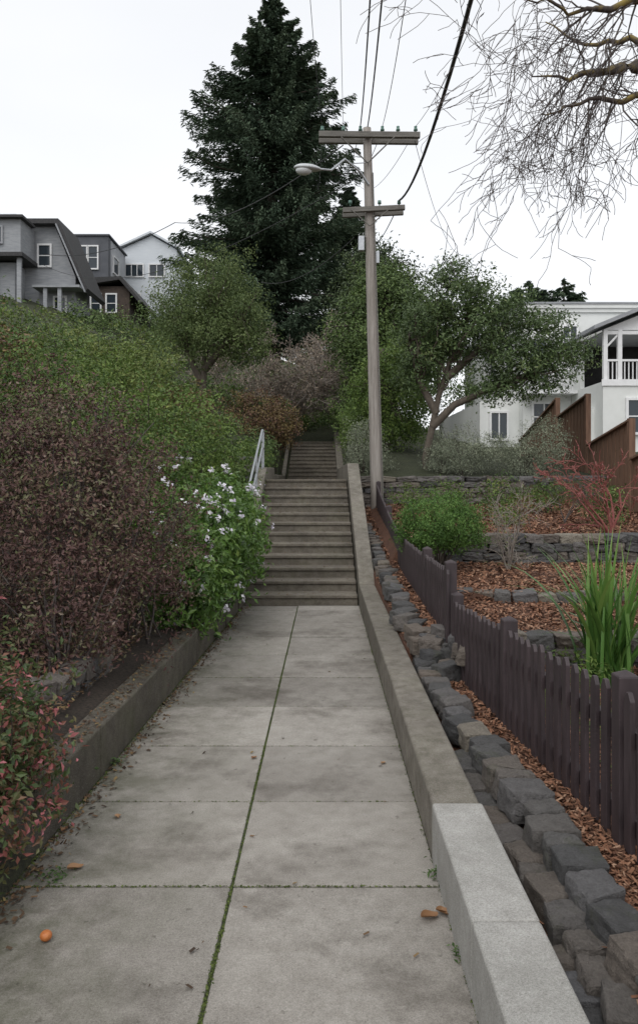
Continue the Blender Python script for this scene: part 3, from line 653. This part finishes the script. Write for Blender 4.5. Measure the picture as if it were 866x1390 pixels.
tree('lime_green_tree',b2,[[b2,(1.8,20,3.2),(1.7,20,4.2),(1.6,20,5)]],[(1.7,20,4.1,.85,.9,1.0),(1.2,20,3.7,.45,.7,.6),(2.3,20,3.5,.6,.8,.8),(1.8,20,3.0,.9,.8,.5),(2.0,20,4.7,.6,.7,.5)],600,30,.13,.075,.45,M['f_lime'],M['bark'],.09)
b3=(2.0,25,3.6)
tree('evergreen_tree.001',b3,[[b3,(2.0,25,5),(2.1,25,6.5),(2.0,25,8)]],[(2.2,25,7.3,1.3,1.3,1.2),(1.3,25,6.2,1.0,1.2,1.2),(2.9,25,6.2,1.1,1.2,1.4),(2.0,25,8.0,.9,1,.7),(2.0,24.8,5.6,1.4,1.2,1.0),(3.3,25.3,5,1,1,1)],900,34,.17,.11,.45,M['f_mid'],M['barkdk'],.16,lump=.25)
b4=(3.2,34,5)
tree('evergreen_tree.002',b4,[[b4,(3.2,34,8),(3.0,34,11)]],[(3.4,34,9.5,1.8,1.5,1.7),(2.3,34,10.6,1.2,1.3,1.6),(4.6,34,8,1.5,1.4,1.6),(1.6,33,8.5,1.4,1.4,2)],700,30,.25,.15,.45,M['f_dark'],M['barkdk'],.2,lump=.25)
def bare(name,base,dirs,L,r,depth,nch,mat,leafn=0,leafmat_=None,lsz=.05,jit=.14,grav=0,ratio=.62,minr=.004,spread=.8):
    out=[];tips=[]
    for d in dirs: grow(out,base,d,L*random.uniform(.85,1.1),r,depth,jit,nch,ratio,grav,tips,minr,spread)
    t=tubes('branches',out,mat,4); ch=[t]
    if leafn:
        A=np.array(tips)[rng.integers(0,len(tips),leafn)]+rng.normal(size=(leafn,3))*lsz*1.2
        ch.append(leaves('leaves',A,rng.normal(size=(leafn,3)),rng.uniform(size=leafn),lsz,.45,leafmat_))
    parent(name,ch)
for k_,(bp,Lq) in enumerate((((-2.7,26.5,4.0),1.5),((-1.2,27.0,3.9),1.7),((.3,28,4.1),1.6),((1.0,29,4.6),1.4))):
    bare('twiggy_tree' if k_==0 else 'twiggy_tree.%03d'%k_,bp,[(-1.1,0,.6),(-.4,-.2,.9),(.3,-.1,.9),(1.0,.1,.7),(.9,-.3,.5)],Lq,.055,4,4,M['twiggrey'],5500,M['f_brown'],.075,minr=.008,spread=1)
bare('bare_garden_shrub',(2.45,10.0,.5),[(-.3,0,1),(.1,.1,1),(.35,-.1,1),(-.1,-.2,1),(.2,.3,1)],.62,.016,3,4,M['twiggrey'],500,M['f_hedgey'],.03,minr=.0025)
bare('red_twig_maple',(4.25,11.3,.88),[(-.4,0,1),(.1,.1,1),(.45,-.1,1),(-.6,.1,.8),(0,-.3,1)],.70,.024,4,3,M['redtwig'],500,M['f_nandina'],.03,minr=.0042,spread=.65)
bare('bare_garden_shrub.001',(3.9,12.3,1.0),[(-.4,0,1),(.1,.1,1),(.45,-.1,1)],.5,.012,3,4,M['twig'],150,M['f_hedge'],.035,minr=.003)

def strap(name,c,n,Lm,mat,wd=.03):
    V=[];FI=[];T=[];k=0;ns=9
    for q in range(n):
        a=rng.uniform(0,6.283); L=Lm*rng.uniform(.55,1.1); lean=abs(rng.normal())*.28+.04; w=wd*rng.uniform(.7,1.2); t=rng.uniform()
        c0=np.array(c)+np.array([rng.normal()*.08,rng.normal()*.08,0]); p=c0.copy(); th=math.pi/2-lean*.4
        out=np.array([math.cos(a),math.sin(a),0]); sd=np.array([-math.sin(a),math.cos(a),0]); 
        for s in range(ns+1):
            u=s/ns; ww=w*(1-u**3)*(.7+.3*math.sin(u*3))+.001
            V+= [p-sd*ww/2, p+out*ww*.12, p+sd*ww/2]; T+=[t*.7+.3*u]*3
            p=p+(out*math.cos(th)+np.array([0,0,1])*math.sin(th))*L/ns; th-=lean*.22*(1+2.2*u)
            if s<ns:
                b_=k+s*3; FI+=[[b_,b_+1,b_+4,b_+3],[b_+1,b_+2,b_+5,b_+4]]
        k+=(ns+1)*3
    fastmesh(name,np.array(V),4,mat,np.array(T),True,np.array(FI))
M['strap']=G('strap_leaf_mat',[(0,(.035,.09,.02)),(.6,(.08,.17,.035)),(1,(.16,.24,.06))],.3,.4,.5)
strap('strap_leaf_plant',(2.2,5.9,.1),110,1.2,M['strap'],.036)
strap('strap_leaf_plant.001',(1.9,4.3,.1),40,.5,M['strap'],.018)
strap('strap_leaf_plant.002',(2.75,6.1,.1),50,.8,M['strap'],.03)

# ---------------------------------------------------------------- conifers
def conifer(name,cx,cy,z0,z1,prof,nb,nl,size,mat,r0):
    zz=z0+(z1-z0)*rng.uniform(0.02,1,nb)**.92; L=np.interp(zz,[p[0] for p in prof],[p[1] for p in prof])
    az=rng.uniform(0,6.283,nb); L=L*np.where(rng.uniform(size=nb)<.3,rng.uniform(.95,1.2,nb),rng.uniform(.5,.95,nb)); L*=1+.14*np.sin(az*2+zz*.6)
    bt=rng.uniform(0,1,nb)
    I=np.repeat(np.arange(nb),nl); w=rng.uniform(0,1,len(I)); s=w**.6
    keep=rng.uniform(size=len(I))<np.clip(L[I]/3.0,.3,1); I,s=I[keep],s[keep]; m_=len(I)
    l=L[I]; lat=rng.normal(size=m_)*.13*l*(1.12-s); hang=-np.abs(rng.normal(size=m_))*.17*np.minimum(l,3)/2
    ox,oy=np.cos(az[I]),np.sin(az[I])
    zo=-.22*l*s+.24*l*s**2.5+hang
    P=np.stack([cx+ox*l*s-oy*lat,cy+oy*l*s+ox*lat,zz[I]+zo],1)
    U=np.stack([ox+rng.normal(size=m_)*.5,oy+rng.normal(size=m_)*.5,-.5+rng.normal(size=m_)*.4],1)
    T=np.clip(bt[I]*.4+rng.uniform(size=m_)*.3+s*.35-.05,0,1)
    N=np.stack([ox*.5,oy*.5,np.ones(m_)],1)
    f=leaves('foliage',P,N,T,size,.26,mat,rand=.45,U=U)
    paths=[([(cx,cy,z0-2),(cx,cy,(z0+z1)/2),(cx,cy,z1)],[r0,r0*.55,.03])]
    for k in range(0,nb,2):
        l=L[k]; o=Vector((math.cos(az[k]),math.sin(az[k]),0)); paths.append(([Vector((cx,cy,zz[k]))+o*l*s_+Vector((0,0,-.22*l*s_+.24*l*s_**2.5)) for s_ in (0,.33,.66,1)],[.07*l/4+.01,.05*l/4+.01,.03*l/4+.008,.008]))
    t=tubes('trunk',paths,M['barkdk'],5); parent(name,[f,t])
conifer('redwood_tree',-2.7,45,9,29.7,[(8,4.0),(11,4.8),(14,5.3),(17,5.4),(19,5.2),(21,4.8),(23,4.2),(25.5,3.0),(27.8,1.7),(29.7,.25)],580,320,.32,M['f_con'],.55)
conifer('conifer_tree',1.9,50,8,20.5,[(8,3.5),(12,3.8),(16,2.8),(20.5,.3)],230,220,.36,M['f_con'],.4)
for k,(px,top) in enumerate(((700,392),(722,378),(745,386),(765,380),(783,395),(690,400))):
    p=W(px,top,62); conifer('distant_conifer_tree' if k==0 else 'distant_conifer_tree.%03d'%k,p.x,62+k%3,10,p.z,[(9,3.0),(13,2.4),(p.z-1,1.3),(p.z,.2)],120,130,.5,M['f_con'],.3)

# ---------------------------------------------------------------- overhanging bare tree
out=[]; dd=6.2
limbs=[[(5.2,6.4,0.1),(5.1,6.4,2.0),(4.9,6.3,3.6),(4.3,6.2,4.6),W(866,92,dd),W(815,98,dd),W(770,107,dd-.1),W(722,104,dd-.2)],
 [(4.9,6.3,3.6),(4.4,5.8,5.0),W(880,-10,5.6),W(840,8,5.6),W(800,15,5.6),W(760,10,5.5),W(715,0,5.4)],
 [(4.6,6.3,4.2),W(900,125,6),W(850,140,6.),W(800,135,5.9),W(765,150,5.9),W(735,155,5.8)],
 [(4.4,5.8,5.0),W(900,60,6.3),W(855,55,6.4),W(810,60,6.5),W(770,45,6.6),W(740,30,6.7)],
 [(4.4,5.8,5.0),(4.3,5,5.8),(3.4,4.8,6.0),(2.6,4.7,5.9)]]
rr_=[.14,.055,.035,.04,.045]
for li,l in enumerate(limbs):
    l=[Vector(q) for q in l]; n=len(l); pts=[];rad=[]
    for i_ in range(n-1):
        for t in range(3): pts.append(l[i_].lerp(l[i_+1],t/3)+rv(.018))
    pts.append(l[-1]); m_=len(pts)
    r0=rr_[li]; rad=[max(.005,r0*(1-i/(m_-1))**1.3+.005) for i in range(m_)]
    out.append((pts,rad))
main=tubes('limbs',out,M['lichen'],8); tw=[]
for li,(pts,rad) in enumerate(out):
    st_i=12 if li==0 else 3
    for i_ in range(st_i,len(pts)):
        for q in range(2 if (i_%3 and li<4) else 1):
            d=Vector((random.gauss(-.45,.45),random.gauss(-.1,.4),random.gauss(-.5,.6)))
            grow(tw,pts[i_],d,random.uniform(.3,.68),min(.009,rad[i_]*.5),3,.20,random.choice((2,2,3)),.72,-.055,None,.0024,.85)
twg=tubes('twigs',tw,M['twig'],3); parent('bare_tree',[main,twg])

# ---------------------------------------------------------------- redwood board fence (right)
mb=MB(); mp=MB()
def panel(a,b,za,zb,h):
    a=Vector(a);b=Vector(b); L=(b-a).length; n=max(2,int(L/.14)); d=(b-a)/n
    for i_ in range(n):
        p=a+d*i_; q=a+d*(i_+.95); z_a=za+(zb-za)*i_/n; z_b=za+(zb-za)*(i_+1)/n; off=.012 if i_%2 else 0
        nrm=Vector((d.y,-d.x)).normalized()*(.011)
        vs=[]
        for s_ in (-1,1):
            for u,z in ((p,z_a-h),(q,z_b-h),(q,z_b),(p,z_a)): vs.append((u.x+nrm.x*s_+off,u.y+nrm.y*s_+off,z))
        mb.add(vs,[(0,1,2,3),(7,6,5,4),(0,4,5,1),(1,5,6,2),(2,6,7,3),(3,7,4,0)],random.random())
    mp.box(b.x-.06,b.x+.06,b.y-.06,b.y+.06,zb-h-.5,zb+.06)
    mp.beam((a.x-.03,a.y-.03,za+.02),(b.x-.03,b.y-.03,zb+.02),.10,.04)
def pv(px,d): return ((px-433)*d/F,d)
zt=lambda py,d:1.7-(py-650)*d/F
panel(pv(706,25),pv(756,21.2),zt(600,25)+.0,zt(543,21.2),1.9)
panel(pv(757,21),pv(797,18.3),zt(568,21),zt(538,18.3),2.0)
panel(pv(798,18.2),pv(856,15.0),zt(606,18.2),zt(572,15),1.9)
panel(pv(857,14.9),pv(930,12.3),zt(625,14.9),zt(590,12.3),1.7)
f1=mb.obj('boards',M['redfence']); f2=mp.obj('posts',M['redfence']); parent('board_fence',[f1,f2])

# ---------------------------------------------------------------- houses
def window(parts,x0,x1,y,z0,z1,bars=(1,1),fw=.09,mat='trim'):
    g=MB(); g.box(x0,x1,y-.02,y+.05,z0,z1); f=MB()
    f.box(x0-fw,x0-.001,y-.07,y+.05,z0-fw,z1+fw); f.box(x1+.001,x1+fw,y-.07,y+.05,z0-fw,z1+fw)
    f.box(x0,x1,y-.068,y+.05,z1+.001,z1+fw); f.box(x0,x1,y-.09,y+.05,z0-fw,z0-.001)
    for i_ in range(bars[0]): xx_=x0+(x1-x0)*(i_+1)/(bars[0]+1); f.box(xx_-.025,xx_+.025,y-.05,y-.015,z0,z1)
    for i_ in range(bars[1]): z_=z0+(z1-z0)*(i_+1)/(bars[1]+1); f.box(x0,x1,y-.045,y-.012,z_-.022,z_+.022)
    parts.append(g.obj('window_glass',M['glass'])); parts.append(f.obj('window_frame',M[mat]))
def sidewindow(parts,x,y0,y1,z0,z1,mat='trim',s=1):
    g=MB(); g.box(x-.05,x+.03,y0,y1,z0,z1) if s>0 else g.box(x-.03,x+.05,y0,y1,z0,z1); f=MB(); a,b=(x-.05,x+.07) if s>0 else (x-.07,x+.05)
    for q in ((y0-.09,y0-.001,z0-.09,z1+.09),(y1+.001,y1+.09,z0-.09,z1+.09),(y0,y1,z1+.001,z1+.09),(y0,y1,z0-.09,z0-.001)): f.box(a,b,*q)
    parts.append(g.obj('window_glass',M['glass'])); parts.append(f.obj('window_frame',M[mat]))
P_=[]; w=MB()
w.box(7.9,19,30,42,2,8.3); w.box(6.35,7.898,30.6,41,2,4.75)
w.prism([(6.35,4.751),(7.897,4.751),(7.897,5.3)],'y',30.6,41)
w.box(9.75,18.9,26.6,29.996,2,5.05); w.box(9.75,9.9,28.9,29.995,5.051,6.85)
w.box(14.6,18.9,26.9,29.995,5.051,6.85)
w.box(9.35,9.749,27.4,29.995,2,4.2)
P_.append(w.obj('walls',M['white']))
r=MB(); r.box(7.75,19.1,29.85,42.1,8.301,8.45); r.box(7.82,19.05,29.92,42.05,8.15,8.30)
P_.append(r.obj('roof',M['white']))
r=MB(); r.box(7.7,19.15,29.8,42.15,8.452,8.52)
r.prism([(9.35,6.80),(12.3,8.0),(15.3,6.8),(15.3,6.93),(12.3,8.14),(9.35,6.93)],'y',26.3,29.8); P_.append(r.obj('roof_edge',M['greyw']))
t=MB(); t.prism([(9.8,6.85),(14.8,6.85),(12.3,7.87)],'y',26.75,26.85)
for x_ in (9.85,10.35,12.0,13.4,14.5): t.box(x_-.07,x_+.07,26.62,26.76,5.051,6.84)
t.box(9.70,18.95,26.55,26.599,4.90,5.12); t.box(9.8,14.6,26.64,26.74,6.68,6.80)
t.beam((9.9,26.69,6.25),(10.3,26.69,6.68),.06,.07,up=Vector((0,1,0)))
t.box(7.86,9.7,29.93,29.998,5.35,5.5)
for k in range(16): t.box(7.9+k*.11,7.93+k*.11,29.2,29.23,5.06,5.8)
t.box(7.8,9.68,29.18,29.26,5.80,5.87); t.box(7.8,9.74,29.15,29.996,4.92,5.05)
for k in range(33): t.box(9.95+k*.14,9.98+k*.14,26.66,26.70,5.125,5.75)
t.box(9.8,14.5,26.63,26.73,5.752,5.82)
P_.append(t.obj('porch_trim',M['trim']))
g_=MB(); g_.box(9.95,14.5,29.9,29.994,5.1,6.8); P_.append(g_.obj('doorway',M['dark']))
g_=MB(); g_.box(9.9,14.6,26.9,29.9,6.81,6.849); P_.append(g_.obj('porch_ceiling',M['modern2']))
window(P_,9.45,9.95,29.98,6.2,7.6,(1,2),mat='trim'); window(P_,8.3,9.1,29.98,3.6,4.6,(1,1)); window(P_,10.6,11.6,26.58,3.3,4.4,(1,1)); window(P_,8.15,8.75,29.98,5.6,7.1,(0,1)); window(P_,6.8,7.4,30.58,3.3,4.3,(1,0))
sidewindow(P_,7.9,31.5,32.6,6.2,7.5,s=-1); sidewindow(P_,7.9,34.5,35.6,6.2,7.5,s=-1)
parent('white_house',P_)
P_=[]; w=MB(); w.prism([(-21,9),(-21,14.25),(-13.1,14.25),(-12.1,11.75),(-12.1,9)],'y',38.5,40.9)
w.box(-21,-14.1,36.6,38.49,12.4,14.0); w.box(-21,-14.6,37.2,38.48,9,12.1); P_.append(w.obj('walls',M['greyw']))
r=MB(); r.prism([(-21.4,14.26),(-12.95,14.26),(-11.5,10.9),(-11.35,11.05),(-12.8,14.5),(-21.4,14.5)],'y',38.0,41.2)
r.box(-21.3,-13.9,36.3,37.99,14.001,14.12); r.box(-21.2,-13.95,36.4,38.47,12.2,12.39)
P_.append(r.obj('roof',M['roof']))
r=MB(); r.box(-20,-15.4,39.4,40.8,14.501,15.2); r.box(-19,-15.8,38.9,39.39,14.6,15.0); P_.append(r.obj('roof_dormer',M['siding']))
t=MB(); t.beam((-12.88,37.95,14.2),(-11.45,37.95,10.85),.06,.16,up=Vector((0,1,0)))
for x_ in (-17.2,-15.6,-14.2): t.box(x_-.1,x_+.1,36.65,36.8,9,12.19)
for x_ in (-13.3,-12.6): t.box(x_-.09,x_+.09,37.6,37.75,9,11.0)
t.box(-13.9,-11.6,37.5,38.49,11.0,11.12)
P_.append(t.obj('porch_posts',M['greyw']))
window(P_,-13.9,-13.35,38.48,12.3,13.3,(0,1)); window(P_,-17,-15,36.58,12.9,13.6,(2,0),mat='greyw'); window(P_,-13.1,-12.6,38.48,9.6,10.7,(0,1)); window(P_,-16.4,-15.5,37.18,10,11.4,(0,1))
parent('grey_shingle_house',P_)
P_=[]; w=MB(); w.box(-20,-13.6,50,50.6,11,17.4); P_.append(w.obj('walls',M['modern']))
w=MB(); w.box(-20,-13.62,50.601,54.5,11,17.35); P_.append(w.obj('side_walls',M['modern2']))
r=MB(); r.box(-20.1,-13.5,49.9,54.6,17.401,17.5); P_.append(r.obj('roof',M['modern']))
window(P_,-15.6,-15.0,49.98,15.3,16.7,(0,1)); window(P_,-14.85,-14.3,49.98,15.3,16.7,(0,1)); window(P_,-15.7,-15.0,49.98,13.2,14.5,(0,0))
sidewindow(P_,-13.6,51.2,52.4,15.4,16.4)
parent('modern_house',P_)
P_=[]; w=MB(); w.prism([(-14.1,11),(-14.1,18.0),(-11.9,19.0),(-10.1,18.0),(-10.1,11)],'y',55,63); P_.append(w.obj('walls',M['siding']))
r=MB(); r.prism([(-14.35,17.98),(-11.9,19.1),(-9.85,17.96),(-9.85,18.1),(-11.9,19.25),(-14.35,18.12)],'y',54.7,63.2); P_.append(r.obj('roof',M['siding']))
window(P_,-13.7,-12.5,54.98,16.1,16.9,(2,0)); window(P_,-12.0,-11.0,54.98,16.1,16.9,(1,0)); window(P_,-13.6,-12.7,54.98,13.6,14.8,(1,0)); 
parent('white_gabled_house',P_)
P_=[]; w=MB(); w.box(-13.6,-11.0,45,50,9,12.9); P_.append(w.obj('walls',M['brownh']))
r=MB(); r.prism([(-13.9,12.85),(-13.6,13.3),(-11.4,13.4),(-10.2,11.9),(-10.35,11.85),(-11.5,13.2),(-13.5,12.901)],'y',44.6,50.3); P_.append(r.obj('roof',M['roof']))
window(P_,-13.2,-12.7,44.98,11.4,12.4,(0,1)); window(P_,-12.3,-11.8,44.98,11.4,12.4,(0,1)); parent('brown_house',P_)
shrub('hillside_shrubs',[(-14,34,8.0,2.2,1.5,1.0),(-11,36,8.6,2.0,1.5,1.1),(-8.5,38,8.9,2.0,1.5,1.2),(-10,30,6.6,2.2,1.5,1.1),(-7,30,5.8,1.8,1.5,1.2),(-17,36,9.2,2,1.5,1.0),(-5.5,33,7.0,1.8,1.5,1.5)],1000,26,.22,.13,.5,M['f_mid'],stems=6,lump=.25)
shrub('hillside_shrubs.001',[(-7.5,26,5.2,1.8,1.5,1.0),(-5.8,25,4.8,1.5,1.5,1.0),(-12,26,6.2,2,1.5,1.0),(-6,41,9.8,2.5,1.5,2.0),(3.5,42,8.5,3,1.5,2.2),(6.5,40,7,2.5,1.5,2.2)],1000,26,.22,.13,.5,M['f_mid'],stems=6,lump=.25)

# ---------------------------------------------------------------- sky, sun, camera
w=bpy.data.worlds.new('World'); S.world=w; w.name='sky'; w.use_nodes=True; nt=w.node_tree; nt.nodes.clear()
outn=nt.nodes.new('ShaderNodeOutputWorld'); sk=nt.nodes.new('ShaderNodeTexSky'); sk.sky_type='NISHITA'; sk.sun_disc=False
el,az=math.radians(52),math.radians(200)
sk.sun_elevation=el; sk.sun_rotation=az
hs=nt.nodes.new('ShaderNodeHueSaturation'); hs.inputs['Saturation'].default_value=.2; nt.links.new(sk.outputs[0],hs.inputs['Color'])
b1_=nt.nodes.new('ShaderNodeBackground'); nt.links.new(hs.outputs[0],b1_.inputs[0]); b1_.inputs[1].default_value=.05
tc=nt.nodes.new('ShaderNodeTexCoord'); mp_=nt.nodes.new('ShaderNodeMapping'); mp_.inputs['Scale'].default_value=(1,1,2.5); nt.links.new(tc.outputs['Generated'],mp_.inputs[0])
cn=nt.nodes.new('ShaderNodeTexNoise'); cn.inputs['Scale'].default_value=1.6; cn.inputs['Detail'].default_value=4; nt.links.new(mp_.outputs[0],cn.inputs['Vector'])
cr_=ramp(nt,[(.3,(.755,.775,.81)),(.7,(.84,.85,.87))]); nt.links.new(cn.outputs[0],cr_.inputs[0])
b2_=nt.nodes.new('ShaderNodeBackground'); nt.links.new(cr_.outputs[0],b2_.inputs[0]); b2_.inputs[1].default_value=1.0
ad=nt.nodes.new('ShaderNodeAddShader'); nt.links.new(b1_.outputs[0],ad.inputs[0]); nt.links.new(b2_.outputs[0],ad.inputs[1]); nt.links.new(ad.outputs[0],outn.inputs[0])
sl=bpy.data.lights.new('sun','SUN'); sl.energy=1.45; sl.angle=math.radians(50); sl.color=(1,.98,.95)
so=link(bpy.data.objects.new('sun',sl)); dirv=Vector((math.sin(az)*math.cos(el),math.cos(az)*math.cos(el),math.sin(el)))
so.rotation_euler=dirv.to_track_quat('Z','Y').to_euler()
cam=bpy.data.cameras.new('camera'); co=link(bpy.data.objects.new('camera',cam)); co.location=(0,0,1.7); co.rotation_euler=(math.radians(90),0,0)
cam.sensor_fit='VERTICAL'; cam.sensor_height=24; cam.lens=24*F/1390; cam.shift_y=-45/1390; cam.clip_end=3000; cam.clip_start=.05
S.camera=co
S.view_settings.view_transform='Standard'; S.view_settings.look='None'; S.view_settings.exposure=0
print('faces',sum(len(m.polygons) for m in bpy.data.meshes))
